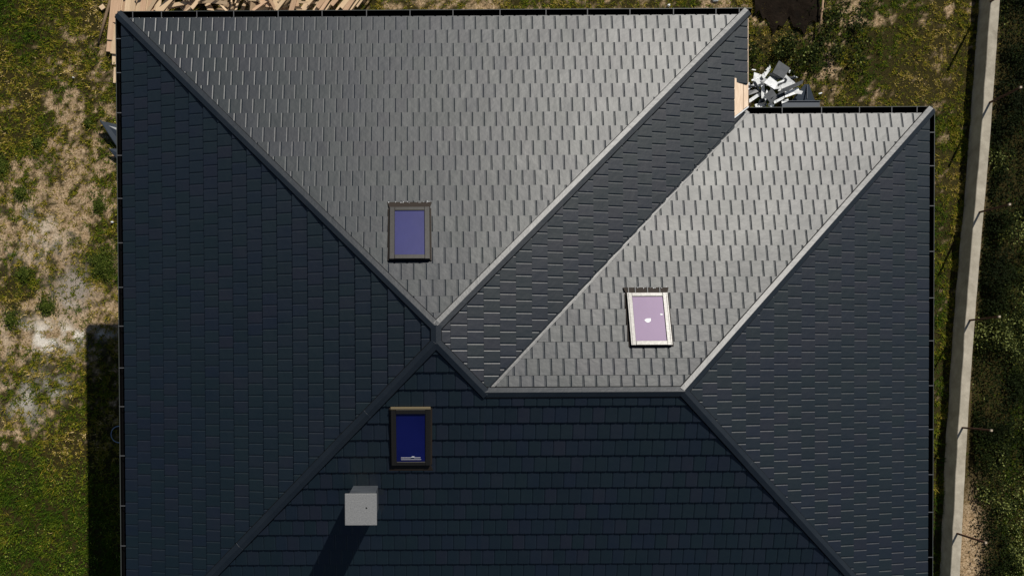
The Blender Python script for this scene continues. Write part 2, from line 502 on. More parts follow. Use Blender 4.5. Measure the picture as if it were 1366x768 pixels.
cap(A2, RL, sE.n, sS.n, ext=(0.0, 0.05))
cap(RL, RR, sWN.n, sS.n, e=0.054, pk=0.084, ext=(0.03, 0.03))
cap(RR, WTR, sWN.n, sWE.n, ext=(0.0, 0.10))
cap(RR, BR, sWE.n, sS.n, ext=(0.0, 0.1))
# valley flashing
l = (RL - IN).normalized(); b = B()
dW = l.cross(sWN.n).normalized(); dW = dW if dW.dot(sE.n) > 0 else -dW
dE = l.cross(sE.n).normalized(); dE = dE if dE.dot(sWN.n) > 0 else -dE
prof = [dW * 0.078 + sWN.n * 0.001, dW * 0.078 + sWN.n * 0.012, dW * 0.066 + sWN.n * 0.006, Vector((0, 0, 0.003)), dE * 0.03 + sE.n * 0.006, dE * 0.03 + sE.n * 0.001]
b.prism(prof, IN - l * 0.12, RL - l * 0.02)
b.obj('valley_flashing', M_cap, house)
for dd, nn, off, hh_, wd_ in ((dE, sE.n, 0.010, 0.056, 0.018), (dW, sWN.n, 0.062, 0.050, 0.014)):
    pr = [dd * off + nn * 0.008, dd * off + nn * hh_, dd * (off + wd_) + nn * hh_, dd * (off + wd_) + nn * 0.008]
    b = B(); b.prism(pr, IN - l * 0.02, RL - l * 0.08); b.obj('valley_trim', M_cap, house)

# exposed boards at the unfinished lower corner of the east slope
def on_E(x, y, h=0.0): return Vector((x, y, E + kE * (xM - x))) + sE.n * h
def board_E(x0, x1, ya0, ya1, yb, h0, h1, m):
    b = B(); b.hexa([on_E(x0, ya0, h0), on_E(x1, ya1, h0), on_E(x1, yb, h0), on_E(x0, yb, h0), on_E(x0, ya0, h1), on_E(x1, ya1, h1), on_E(x1, yb, h1), on_E(x0, yb, h1)])
    return b.obj('deck_board', m, house, bevel=0.003, label='bare pale wooden deck board showing where the tiles stop short')
board_E(6.232, 6.462, 5.01, 5.185, 5.79, 0.002, 0.024, M_deckwood)
board_E(6.474, 6.565, 5.20, 5.27, 5.765, 0.002, 0.018, M_deckwood)
b = B()
b.hexa([on_E(6.21, 4.955, 0.003), on_E(6.58, 5.245, 0.003), on_E(6.58, 5.272, 0.003), on_E(6.21, 4.99, 0.003),
        on_E(6.21, 4.955, 0.034), on_E(6.58, 5.245, 0.034), on_E(6.58, 5.272, 0.034), on_E(6.21, 4.99, 0.034)])
b.obj('trim_strip', M_white, house)
# fascia board along the east eave of the main part (no gutter there yet)
b = B(); b.box(xM + XE + 0.004, xM + XE + 0.030, 5.25, 7.02, E - 0.20, E - 0.014)
b.obj('fascia_board', M_deckwood, house, label='pale bare wood fascia board along the east eave')

# gutters: channel with a thin lighter lip and straps across
def gutter(P, Q, out, brackets, ext=(0, 0), w=0.122):
    P = Vector(P); Q = Vector(Q); l = (Q - P).normalized(); P = P - l * ext[0]; Q = Q + l * ext[1]
    o = Vector((*out, 0)); z = Vector((0, 0, 1))
    o0 = o * 0.014
    pts = [(0.0, -0.035), (0.0, -0.12), (0.02, -0.145), (w - 0.025, -0.145), (w - 0.004, -0.12), (w, -0.012)]
    inn = [(0.004, -0.035), (0.004, -0.118), (0.022, -0.141), (w - 0.027, -0.141), (w - 0.009, -0.118), (w - 0.005, -0.012)]
    prof = [o0 + o * a + z * c for a, c in pts] + [o0 + o * a + z * c for a, c in inn[::-1]]
    if (l.cross(o)).z > 0: prof = prof[::-1]
    b = B(); b.prism(prof, P, Q); g = b.obj('gutter', M_gutter, house)
    b = B(); b.prism([o0 + o * (w - 0.006) + z * -0.012, o0 + o * (w + 0.006) + z * -0.012, o0 + o * (w + 0.006), o0 + o * (w - 0.006)] , P, Q)
    b.obj('gutter_lip', M_lip, g)
    for end in (P, Q):     # end plates
        b = B(); b.prism([o0 + z * -0.035, o0 + z * -0.145, o0 + o * w + z * -0.145, o0 + o * w + z * -0.004], end - l * 0.002, end + l * 0.002); b.obj('end_plate', M_gutter, g)
    for d in brackets:
        c = P + l * d; wd = 0.008
        b = B()
        q = [c - l * wd + o0 * -1.0 + z * 0.0, c + l * wd + o0 * -1.0 + z * 0.0, c + l * wd + o0 + o * (w + 0.007) + z * 0.003, c - l * wd + o0 + o * (w + 0.007) + z * 0.003]
        b.hexa([x - z * 0.004 for x in q] + q)
        b.obj('bracket', M_bracket, g)
    return g
def spots(vals, origin): return [abs(v - origin) for v in vals]
bx_n = [-5.60, -5.03, -4.33, -3.60, -2.72, -1.85, -0.97, -0.11, 0.74, 1.67, 2.58, 3.40, 4.24, 5.10, 5.94, 6.40]
gutter((xL - 0.10, yN, E), (xM, yN, E), (0, 1), [b_ - (xL - 0.10) for b_ in bx_n], ext=(0, 0.16))
by_w = [6.66, 5.99, 5.20, 4.36, 3.51, 2.63, 1.75, 0.98, 0.15, -0.62, -1.60, -2.60, -3.40, -4.3, -5.2]
gutter((xL, yN + 0.09, E), (xL, yS, E), (-1, 0), [yN + 0.09 - b_ for b_ in by_w], ext=(0, 0.1))
bx_w = [7.25, 8.03, 8.78, 9.42, 9.92]
gutter((xM + 0.12, yW, E), (xR + 0.10, yW, E), (0, 1), [b_ - (xM + 0.12) for b_ in bx_w])
by_e = [4.73, 4.07, 3.28, 2.38, 1.46, 0.61, -0.28, -1.15, -2.05, -2.80, -3.7, -4.6]
gutter((xR, yW + 0.09, E), (xR, yS, E), (1, 0), [yW + 0.09 - b_ for b_ in by_e], ext=(0, 0.1))
gutter((xL - 0.1, yS, E), (xR + 0.1, yS, E), (0, -1), [0.6 + 0.85 * i for i in range(18)])

# walls, soffit under the eaves
def wall_ring(pts, z0, z1):
    b = B()
    n = len(pts)
    vs = [Vector((x, y, z0)) for x, y in pts] + [Vector((x, y, z1)) for x, y in pts]
    b.add(vs, [(i, (i + 1) % n, n + (i + 1) % n, n + i) for i in range(n)])
    return b
i_ = 0.55
foot = [(xL + i_, yS + i_), (xR - i_, yS + i_), (xR - i_, yW - i_), (xM - i_, yW - i_), (xM - i_, yN - i_), (xL + i_, yN - i_)]
wall_ring(foot, 0.0, E - 0.03).obj('wall', M_render, house)
def soffit(x0, x1, y0, y1):
    b = B(); b.box(x0, x1, y0, y1, E - 0.19, E - 0.165); b.obj('soffit', M_render, house)
soffit(xL + 0.01, xM - 0.01, yN - i_ - 0.02, yN - 0.01); soffit(xL + 0.01, xL + i_ + 0.02, yS + 0.01, yN - i_ - 0.03)
soffit(xL + i_ + 0.03, xR - 0.01, yS + 0.01, yS + i_ + 0.02); soffit(xR - i_ - 0.02, xR - 0.01, yS + i_ + 0.03, yW - 0.01)
soffit(xM + 0.01, xR - i_ - 0.03, yW - i_ - 0.02, yW - 0.01); soffit(xM - i_ - 0.02, xM, yW - i_ + 0.0, yN - i_ - 0.03)

# house windows and a door on the walls (seen only from the side)
def wall_window(cx, cy, nx, ny, w, h, z):
    o = Vector((nx, ny, 0)); t = Vector((-ny, nx, 0)); c = Vector((cx, cy, z)); b = B()
    def bx(a0, a1, z0, z1, d0, d1, m):
        p = [c + t * a + o * d + Vector((0, 0, q)) for q in (z0, z1) for a, d in ((a0, d0), (a1, d0), (a1, d1), (a0, d1))]
        b.hexa(p, m)
    bx(-w / 2, w / 2, 0, 0.06, 0.0, 0.05, 0); bx(-w / 2, w / 2, h - 0.06, h, 0.0, 0.05, 0)
    bx(-w / 2, -w / 2 + 0.06, 0.06, h - 0.06, 0.0, 0.05, 0); bx(w / 2 - 0.06, w / 2, 0.06, h - 0.06, 0.0, 0.05, 0)
    f = b.obj('window', M_white, house)
    b = B(); bx(-w / 2 + 0.06, w / 2 - 0.06, 0.06, h - 0.06, 0.004, 0.02, 0); b.obj('pane', M_glass, f)
for x in (-3.6, -0.4, 3.2):
    for z in (0.95, 3.75): wall_window(x, yN - i_, 0, 1, 1.3, 1.4, z)
for y in (4.5, 1.0, -3.0):
    for z in (0.95, 3.75): wall_window(xL + i_, y, -1, 0, 1.2, 1.4, z)
for y in (3.0, -0.5, -3.6):
    for z in (0.95, 3.75): wall_window(xR - i_, y, 1, 0, 1.2, 1.4, z)

# skylights
def skylight(key, label, apron, pane_glints=False, bars=False):
    sl, xs, ys = WINS[key]
    cx = (xs[0] + xs[1]) / 2; cy = (ys[0] + ys[1]) / 2
    k = sl.u.z / math.hypot(sl.u.x, sl.u.y)
    d = (yN - cy if key == 'N' else (cy - yS if key == 'S' else yW - cy))
    C = Vector((cx, cy, E + d * k)); s0, v0 = sl.sv(C)
    PP = lambda a_, v_, h_=0.0: sl.P(a_, v_, h_ + (0.022 if h_ > 0.002 else 0.0))
    W = xs[1] - xs[0]; H = (ys[1] - ys[0]) / sl.c
    hw, hh = W / 2, H / 2
    def box(b, a0, a1, c0, c1, h0, h1, mi=0, taper=0.0):
        ts = -1 if sl.t.x < 0 else 1
        p = [PP(s0 + a, v0 + c, h0) for a, c in ((a0 - taper, c0 - taper), (a1 + taper, c0 - taper), (a1 + taper, c1 + taper), (a0 - taper, c1 + taper))] + \
            [PP(s0 + a, v0 + c, h1) for a, c in ((a0, c0), (a1, c0), (a1, c1), (a0, c1))]
        b.hexa(p, mi)
    fr = 0.095; h = 0.09
    root = B()
    # outer curb (dark) and sash frame on it
    box(root, -hw, hw, -hh, hh, 0.0, 0.058, 1)
    sky_o = root.obj('skylight', [M_frame, M_frame_side], house, bevel=0.003, label=label)
    b = B()
    box(b, -hw + 0.004, -hw + fr, -hh + 0.004, hh - 0.004, 0.060, h); box(b, hw - fr, hw - 0.004, -hh + 0.004, hh - 0.004, 0.060, h)
    box(b, -hw + fr + 0.001, hw - fr - 0.001, -hh + 0.004, -hh + fr - 0.02, 0.060, h - 0.003); box(b, -hw + fr + 0.001, hw - fr - 0.001, hh - fr + 0.01, hh - 0.004, 0.060, h + 0.008)
    b.obj('frame', M_frame, sky_o, bevel=0.004)
    b = B(); box(b, -hw + fr + 0.002, hw - fr - 0.002, -hh + fr - 0.018, hh - fr + 0.008, 0.059, 0.070)
    b.obj('pane', M_glass_sheen if key == 'WN' else M_glass, sky_o)
    # gaskets: thin dark line between sash and cover
    b = B()
    for a in (-hw + 0.028, hw - 0.034): box(b, a, a + 0.006, -hh + 0.02, hh - 0.02, h + 0.0005, h + 0.003)
    b.obj('seal', M_frame_side, sky_o)
    # apron flashing below and side flashings
    b = B()
    e = 0.045
    box(b, -hw - 0.028, -hw - 0.003, -hh, hh, 0.001, 0.031); box(b, hw + 0.003, hw + 0.028, -hh, hh, 0.001, 0.031)
    b.add([PP(s0 + a, v0 + c, q) for a, c, q in ((-hw - e, -hh - 0.125, 0.030), (hw + e, -hh - 0.125, 0.030), (hw + 0.002, -hh - 0.003, 0.052), (-hw - 0.002, -hh - 0.003, 0.052),
                                                   (-hw - e, -hh - 0.125, 0.0), (hw + e, -hh - 0.125, 0.0), (hw + 0.002, -hh - 0.003, 0.0), (-hw - 0.002, -hh - 0.003, 0.0))],
          [(0, 1, 2, 3), (4, 7, 6, 5), (0, 4, 5, 1), (1, 5, 6, 2), (3, 2, 6, 7), (0, 3, 7, 4)])
    b.obj('apron_flashing', M_apron, sky_o)
    # blobs of sealant left along the apron
    if key in ('N', 'WN'):
        b = B()
        for _ in range(16 if key == 'N' else 9):
            a = random.uniform(-hw - 0.03, hw + 0.03); r = random.uniform(0.004, 0.010); P0 = PP(s0 + a, v0 - hh - 0.12 + random.uniform(-0.015, 0.015), 0.033)
            M = Matrix.Translation(P0) @ Matrix.Rotation(random.uniform(0, 3), 4, 'Z')
            b.box(-r, r, -r * 0.6, r * 0.6, -0.004, 0.005, 0, M)
        o = b.obj('sealant', M_white, sky_o); o['kind'] = 'stuff'
    if key == 'WN':
        for a in (-0.245, -0.02, 0.205, 0.33):
            b = B(); box(b, a - 0.007, a + 0.007, -hh - 0.135, -hh - 0.004, 0.030, 0.056); b.obj('flashing_rib', M_bracket, sky_o)
    if pane_glints:  # sun glints on the pane, painted as flat white patches
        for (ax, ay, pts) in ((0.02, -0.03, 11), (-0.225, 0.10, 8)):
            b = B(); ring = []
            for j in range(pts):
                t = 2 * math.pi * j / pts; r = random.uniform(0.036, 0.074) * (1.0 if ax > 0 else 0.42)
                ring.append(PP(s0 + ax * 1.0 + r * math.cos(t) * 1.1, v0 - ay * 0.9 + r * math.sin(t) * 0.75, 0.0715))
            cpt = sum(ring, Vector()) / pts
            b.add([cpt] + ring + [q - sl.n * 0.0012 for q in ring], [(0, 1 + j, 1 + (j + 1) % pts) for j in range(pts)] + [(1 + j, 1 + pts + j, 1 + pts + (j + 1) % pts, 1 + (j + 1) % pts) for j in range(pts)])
            b.obj('glint', M_white, sky_o, label='sun glint painted white on the glass')
    if bars:
        for a, c, wd in ((0.0, -hh + 0.155, 0.0045), (0.0, -hh + 0.118, 0.0035)):
            b = B(); box(b, -0.18, 0.175 if c > -hh + 0.13 else 0.185, c - wd, c + wd, 0.0705, 0.076); b.obj('vent_bar', M_bar, sky_o)
        b = B(); sgn = 1 if sl.t.x > 0 else -1
        b.tube([PP(s0 + sgn * 0.0, v0 - hh + 0.160, 0.082), PP(s0 + sgn * 0.022, v0 - hh + 0.178, 0.088), PP(s0 + sgn * 0.062, v0 - hh + 0.178, 0.088)], 0.006, 6)
        b.obj('handle', M_white, sky_o)
        b = B(); box(b, -hw + 0.002, hw - 0.002, hh + 0.002, hh + 0.028, 0.03, 0.10); b.obj('top_hood', mat('hood_tan', (0.13, 0.105, 0.06), 0.5), sky_o)
    return sky_o
skylight('N', 'skylight with blue glass and a dull brown frame low on the bright north slope', 'dark')
skylight('S', 'skylight with almost black-blue glass and two white bars at its lower end', 'dark', bars=True)
skylight('WN', 'skylight with a pinkish-lilac sun sheen painted on its glass and a glinting pale frame', 'dark', pane_glints=True)

# chimney
def on_S(x, y): return E + (y - yS) * (z1 / (A2.y - yS))
cx0, cx1, cy0, cy1 = -1.190, -0.735, -2.505, -2.055
b = B(); zt = E + 2.74
b.hexa([Vector((cx0, cy0, on_S(0, cy0) - 0.05)), Vector((cx1, cy0, on_S(0, cy0) - 0.05)), Vector((cx1, cy1, on_S(0, cy1) - 0.05)), Vector((cx0, cy1, on_S(0, cy1) - 0.05)),
        Vector((cx0, cy0, zt)), Vector((cx1, cy0, zt)), Vector((cx1, cy1, zt)), Vector((cx0, cy1, zt))])
ch = b.obj('chimney', M_flue, house, bevel=0.004, label='square sheet-clad chimney standing up from the shaded south slope')
b = B(); b.box(-1.232, -0.694, -2.545, -2.010, zt + 0.002, zt + 0.062)
b.obj('cap_slab', M_slab, ch, bevel=0.006)
b = B(); b.tube([(-0.868, -2.25, zt + 0.0625), (-0.868, -2.25, zt + 0.0645)], 0.014, 10); b.obj('bolt_hole', M_hole, ch)
b = B()   # flashing collar round the foot
for x0, x1, y0, y1 in ((cx0 - 0.10, cx0 - 0.004, cy0 - 0.12, cy1 + 0.12), (cx1 + 0.004, cx1 + 0.10, cy0 - 0.12, cy1 + 0.12), (cx0 - 0.003, cx1 + 0.003, cy1 + 0.004, cy1 + 0.12), (cx0 - 0.003, cx1 + 0.003, cy0 - 0.12, cy0 - 0.004)):
    b.hexa([Vector((x, y, on_S(0, y) + 0.0)) for x, y in ((x0, y0), (x1, y0), (x1, y1), (x0, y1))] + [Vector((x, y, on_S(0, y) + 0.034)) for x, y in ((x0, y0), (x1, y0), (x1, y1), (x0, y1))])
b.obj('foot_flashing', M_cap, ch)

# ================================================================ GROUND
def line_wall_x(y):    # centre line of the concrete fence wall
    ys = [-60, -5.40, -1.60, 2.185, 5.948, 9.69, 60]
    xs = [12.4, 14.172, 14.345, 14.59, 14.905, 15.15, 18.6]
    return np.interp(y, ys, xs)
def bare_map(x, y):
    """0 = closed grass, 1 = bare soil"""
    n = fbm(x, y, 0.9, 5); n2 = fbm(x + 31, y + 7, 3.2, 4)
    left = smooth(-3.6, -1.4, y) * smooth(7.6, 5.2, y) * 0.50 + smooth(9.8, 8.5, y) * smooth(4.5, 6.5, y) * 0.20 + 0.2 * blob(x, y, -9.0, 7.2, 0.9, 0.8)
    left += 0.35 * blob(x, y, -9.6, 4.6, 1.6, 2.2) + 0.5 * blob(x, y, -10.2, 1.2, 1.4, 0.8) + 0.35 * blob(x, y, -8.9, 1.7, 0.9, 0.7)
    left -= 0.75 * blob(x, y, -8.5, 2.9, 0.55, 0.62) + 0.6 * blob(x, y, -11.0, 6.4, 0.7, 0.6) + 0.5 * blob(x, y, -11.0, 9.6, 1.0, 1.2) + 0.35 * blob(x, y, -9.9, 6.3, 0.7, 0.3)
    left -= 0.6 * blob(x, y, -10.7, 2.2, 0.5, 0.7) + 0.4 * blob(x, y, -9.6, 0.0, 1.0, 0.9)
    left -= 0.9 * smooth(-1.0, -3.2, y)
    right = 0.03 + 0.75 * blob(x, y, 11.1, 7.8, 0.3, 0.6) + 0.42 * blob(x, y, 12.3, 7.4, 0.7, 0.35) + 0.35 * blob(x, y, 11.3, 9.7, 0.4, 0.4)
    right = np.where(y > 9.2, 0.42 + 0.25 * blob(x, y, 1.0, 9.8, 1.6, 1), right)
    b = np.where(x < -5, left, right)
    n3 = fbm(x - 13, y + 21, 9.0, 3)
    v = b + (n - 0.5) * 1.0 + (n2 - 0.5) * 1.5 + (n3 - 0.5) * 1.6
    v = smooth(0.40, 0.92, v)
    v = v * (1 - 0.92 * smooth(0.2, 0.5, x - line_wall_x(y)))
    v = np.maximum(v, blob(x, y, 14.85, -4.7, 0.33, 1.2) * 1.6)
    xw = line_wall_x(y)
    v = np.maximum(v, blob(x - xw, 0, 0.28, 0, 0.12, 1) * 0.7)
    return np.clip(v, 0, 1)
def chalk_map(x, y):
    n = fbm(x + 5, y - 3, 3.0, 5)
    c = blob(x, y, -9.95, 1.0, 0.85, 0.42) + 0.8 * blob(x, y, -9.0, 1.12, 0.9, 0.12) + 0.7 * blob(x, y, -9.3, 2.0, 0.22, 0.2) + 0.5 * blob(x, y, -10.6, -0.6, 0.5, 0.6) + 0.5 * blob(x, y, -9.7, -0.3, 0.3, 0.3) + 0.35 * blob(x, y, -10.3, 3.8, 0.8, 0.6)
    return np.clip(c * smooth(0.35, 0.62, n) * 1.3, 0, 1)
def ash_map(x, y): return np.clip(blob(x, y, -9.25, 2.35, 0.5, 0.55) * smooth(0.3, 0.6, fbm(x, y, 2.5, 4)) * 1.4, 0, 1)
def green_map(x, y):
    g = 0.25 + 0.45 * smooth(0.5, 0.9, x - line_wall_x(y)) + 0.9 * smooth(-1.5, -3.6, y) * (x < 0) + (fbm(x - 40, y, 0.8, 4) - 0.5) * 1.5
    g = g + 0.5 * blob(x, y, -8.5, 2.9, 0.8, 0.8) + 0.5 * blob(x, y, -11, 9.5, 1.2, 1.5) + 0.75 * ((y < 6.0) & (x > 0)) * smooth(6.0, 3.0, y) * (x < 14.2)
    return np.clip(g, 0, 1)
def gz(x, y):
    return (fbm(x, y, 0.7, 3) - 0.5) * 0.10 + (fbm(x + 9, y, 4.0, 3) - 0.5) * 0.03
def axis(a, b, step, far):
    core = np.arange(a, b + 1e-6, step); out = [];
    d = step; p = a
    while p > -far: d *= 1.5; p -= d; out.append(p)
    lo = out[::-1]; out = []; d = step; p = core[-1]
    while p < far: d *= 1.5; p += d; out.append(p)
    return np.concatenate([lo, core, out])
gx = axis(-12.2, 17.2, 0.07, 300); gy = axis(-6.6, 11.2, 0.07, 300)
X, Y = np.meshgrid(gx, gy); nx, ny = len(gx), len(gy)
Z = gz(X, Y)
near = (X > -13) & (X < 18) & (Y > -7.5) & (Y < 12)
Z = np.where(near, Z, 0.0)
co = np.stack([X, Y, Z], -1).reshape(-1, 3).astype(np.float32)
ii = np.arange(nx * ny).reshape(ny, nx)
quads = np.stack([ii[:-1, :-1], ii[:-1, 1:], ii[1:, 1:], ii[1:, :-1]], -1).reshape(-1, 4)
gm = bpy.data.meshes.new('ground')
gm.vertices.add(len(co)); gm.vertices.foreach_set('co', co.ravel())
gm.loops.add(quads.size); gm.loops.foreach_set('vertex_index', quads.ravel().astype(np.int32))
gm.polygons.add(len(quads)); gm.polygons.foreach_set('loop_start', np.arange(0, quads.size, 4, dtype=np.int32))
gm.update(); gm.validate()
for nm, arr in (('bare', bare_map(X, Y)), ('chalk', chalk_map(X, Y)), ('ash', ash_map(X, Y))):
    a = gm.attributes.new(nm, 'FLOAT', 'POINT'); a.data.foreach_set('value', arr.ravel().astype(np.float32))
def ground_mat():
    m = mat('soil', (0.3, 0.22, 0.13), 0.95, 0.1); w = NT(m); p = w.pos()
    n = w.noise(p, 7, 8, 0.7); n2 = w.noise(p, 60, 5, 0.7); n3_ = w.noise(p, 22, 5, 0.65)
    dry = w.ramp(n, ((0.25, (0.24, 0.155, 0.080)), (0.5, (0.42, 0.300, 0.180)), (0.75, (0.58, 0.45, 0.30))))
    dry = w.mix(w.ramp(n3_, ((0.40, (0.85, 0.85, 0.85)), (0.54, (0, 0, 0)))), dry, (0.11, 0.072, 0.030))
    thatch = w.ramp(n2, ((0.35, (0.009, 0.010, 0.002)), (0.65, (0.055, 0.042, 0.012))))
    c = w.mix(w.attr('bare').outputs['Fac'], thatch, dry)
    c = w.mix(w.attr('chalk').outputs['Fac'], c, w.ramp(n2, ((0.3, (0.45, 0.38, 0.30)), (0.6, (0.80, 0.76, 0.68)))))
    c = w.mix(w.attr('ash').outputs['Fac'], c, w.ramp(n2, ((0.3, (0.16, 0.13, 0.10)), (0.7, (0.40, 0.35, 0.30)))))
    w.l(c, w.b.inputs['Base Color'])
    w.bump(w.math('ADD', n, w.math('MULTIPLY', n2, 0.6)), 1.0, 0.035)
    return m
gm.materials.append(ground_mat())
g = link('ground', gm); g['kind'] = 'structure'

# ---- grass: single blades joined into one object
def in_house(x, y):
    a = (x > xL + 0.4) & (x < xM - 0.4) & (y > yS) & (y < yN - 0.4)
    b_ = (x > xM - 1) & (x < xR - 0.4) & (y > yS) & (y < yW - 0.4)
    return a | b_
def scatter(n, boxes):
    ar = [(b[1] - b[0]) * (b[3] - b[2]) * b[4] for b in boxes]; tot = sum(ar); xs = []; ys = []
    for b, a in zip(boxes, ar):
        k = int(n * a / tot); xs.append(rng.uniform(b[0], b[1], k)); ys.append(rng.uniform(b[2], b[3], k))
    return np.concatenate(xs), np.concatenate(ys)
def blades_mesh(name, x, y, base_z, length, width, lean, colr, m, obj_name, **kw):
    n = len(x); az = rng.uniform(0, 2 * np.pi, n); L = length; h = L * np.cos(lean); d = L * np.sin(lean)
    px, py = -np.sin(az), np.cos(az)
    z0 = base_z - 0.005
    v0 = np.stack([x + px * width / 2, y + py * width / 2, z0], -1)
    v1 = np.stack([x - px * width / 2, y - py * width / 2, z0], -1)
    v2 = np.stack([x + np.cos(az) * d, y + np.sin(az) * d, z0 + h], -1)
    co = np.stack([v0, v1, v2], 1).reshape(-1, 3).astype(np.float32)
    me = bpy.data.meshes.new(name); me.vertices.add(3 * n); me.vertices.foreach_set('co', co.ravel())
    me.loops.add(3 * n); me.loops.foreach_set('vertex_index', np.arange(3 * n, dtype=np.int32))
    me.polygons.add(n); me.polygons.foreach_set('loop_start', np.arange(0, 3 * n, 3, dtype=np.int32))
    me.update()
    a = me.attributes.new('tone', 'FLOAT', 'FACE'); a.data.foreach_set('value', colr.astype(np.float32))
    me.materials.append(m)
    return link(obj_name, me, **kw)
def leaf_material(name, stops):
    m = mat(name, (0.05, 0.06, 0.015), 0.8, 0.08); w = NT(m)
    w.l(w.ramp(w.attr('tone').outputs['Fac'], stops), w.b.inputs['Base Color'])
    return m
M_grass = leaf_material('grass_blades', ((0.0, (0.026, 0.055, 0.003)), (0.3, (0.085, 0.110, 0.006)), (0.55, (0.190, 0.155, 0.013)), (0.8, (0.30, 0.215, 0.045)), (1.0, (0.58, 0.44, 0.22))))
M_weed = leaf_material('weed_leaves', ((0.0, (0.004, 0.007, 0.001)), (0.55, (0.010, 0.017, 0.002)), (0.85, (0.032, 0.038, 0.005)), (0.98, (0.07, 0.070, 0.010)), (1.0, (0.15, 0.17, 0.05))))
boxes = [(-11.9, -5.3, -6.3, 11.0, 1.0), (-5.3, 9.0, 8.8, 11.0, 1.0), (8.5, 15.3, 4.5, 11.0, 1.0), (9.7, 14.6, -6.3, 4.5, 0.9), (14.3, 17.0, -6.3, 11.0, 0.9)]
x, y = scatter(760000, boxes)
bm = bare_map(x, y); gr = green_map(x, y)
clump = fbm(x + 3, y + 8, 5.0, 3)
tuft = fbm(x + 51, y - 33, 13.0, 2)
keepm = (rng.random(len(x)) < (0.12 + 1.1 * smooth(0.40, 0.62, tuft)) * np.clip(1.0 - 0.96 * bm + 0.95 * bm * smooth(0.47, 0.60, fbm(x - 7, y + 15, 7.0, 3)), 0, 1) * (0.30 + 0.95 * smooth(0.35, 0.6, clump))) & ~in_house(x, y)
xw = line_wall_x(y)
keepm &= (np.abs(x - xw) > 0.14) & ~((x - xw > 0.33) & (x - xw < 1.5) & (rng.random(len(x)) < 0.93))
x, y, bm, gr, clump, xw, tuft = x[keepm], y[keepm], bm[keepm], gr[keepm], clump[keepm], xw[keepm], tuft[keepm]
n = len(x)
L = (0.6 + 0.9 * smooth(0.4, 0.75, tuft)) * rng.uniform(0.04, 0.13, n) * np.where(x > -5, 0.72, 0.88) * (0.75 + 0.7 * gr) * (1 - 0.4 * bm)
tone = np.clip(0.58 - 0.48 * gr + (fbm(x - 11, y + 2, 1.6, 4) - 0.5) * 1.1 + rng.normal(0, 0.20, n) + (tuft - 0.5) * 0.5 + 0.05 * bm, 0, 1)
tone = np.clip(tone - np.where(x > -5, 0.13, 0.06), 0, 1)
tone = np.where((x > xw) & (rng.random(n) < 0.85), tone * 0.35, tone)
blades_mesh('grass', x, y, gz(x, y), L, rng.uniform(0.012, 0.030, n), rng.uniform(0.45, 1.4, n), tone, M_grass, 'grass', label='short patchy grass, olive and dry in places, around the house', cat='grass', kind='stuff')

# ---- broad-leaved weeds, also countless: one object for the overgrown strips
def weeds_mesh(x, y, top, size, tone, name, m, **kw):
    n = len(x); az = rng.uniform(0, 2 * np.pi, n); ti = rng.uniform(-0.9, 0.9, n); t2 = rng.uniform(-0.6, 0.6, n)
    c, s_ = np.cos(az), np.sin(az)
    a = np.stack([c * np.cos(ti), s_ * np.cos(ti), np.sin(ti)], -1) * size[:, None]
    bvec = np.stack([-s_ * np.cos(t2), c * np.cos(t2), np.sin(t2)], -1) * size[:, None] * 0.36
    o = np.stack([x, y, top], -1)
    q = np.stack([o, o + a * 0.5 + bvec, o + a, o + a * 0.5 - bvec], 1).reshape(-1, 3).astype(np.float32)
    me = bpy.data.meshes.new(name); me.vertices.add(4 * n); me.vertices.foreach_set('co', q.ravel())
    me.loops.add(4 * n); me.loops.foreach_set('vertex_index', np.arange(4 * n, dtype=np.int32))
    me.polygons.add(n); me.polygons.foreach_set('loop_start', np.arange(0, 4 * n, 4, dtype=np.int32)); me.update()
    at_ = me.attributes.new('tone', 'FLOAT', 'FACE'); at_.data.foreach_set('value', tone.astype(np.float32))
    me.materials.append(m); return link(name, me, **kw)
x, y = scatter(140000, [(14.9, 17.0, -6.3, 11.0, 1.0)])
xw = line_wall_x(y); dens = smooth(0.34, 0.60, x - xw) * (1 - 0.9 * np.clip(blob(x, y, 14.85, -4.7, 0.36, 1.2) * 1.8, 0, 1)) * (0.22 + 0.78 * smooth(0.38, 0.6, fbm(x, y, 1.6, 3)))
k = rng.random(len(x)) < dens; x, y, xw = x[k], y[k], xw[k]
hh_ = 0.42 * smooth(0.33, 0.9, x - xw) * (0.35 + fbm(x + 2, y, 1.8, 3))
weeds_mesh(x, y, gz(x, y) + hh_ * rng.random(len(x)) ** 0.7, rng.uniform(0.02, 0.07, len(x)), np.clip(rng.beta(2, 4, len(x)) * (0.25 + 2.0 * smooth(0.25, 0.8, fbm(x, y, 1.1, 3))) + 0.35 * smooth(15.7, 16.4, x) * smooth(2.5, -1.5, y), 0, 1), 'weeds', M_weed, label='dense dark broad-leaved weeds on the far side of the concrete fence wall', cat='weeds', kind='stuff')
x, y = scatter(30000, [(8.3, 12.2, 7.7, 10.6, 1.0)])
dens = np.clip(blob(x, y, 10.2, 8.55, 1.0, 0.36) * 0.9 + blob(x, y, 11.4, 9.0, 0.6, 0.8) * 0.9 + 0.5 * blob(x, y, 9.3, 8.6, 0.7, 0.4), 0, 1) * (0.05 + 0.95 * smooth(0.42, 0.6, fbm(x, y, 3.2, 3)))
k = rng.random(len(x)) < dens; x, y = x[k], y[k]
weeds_mesh(x, y, gz(x, y) + 0.34 * rng.random(len(x)) ** 0.8, rng.uniform(0.025, 0.085, len(x)), np.clip(rng.beta(2, 3, len(x)) * 1.3, 0, 1), 'weeds', M_weed, label='patch of leafy weeds growing over the edge of the dark shade sheet', cat='weeds', kind='stuff')

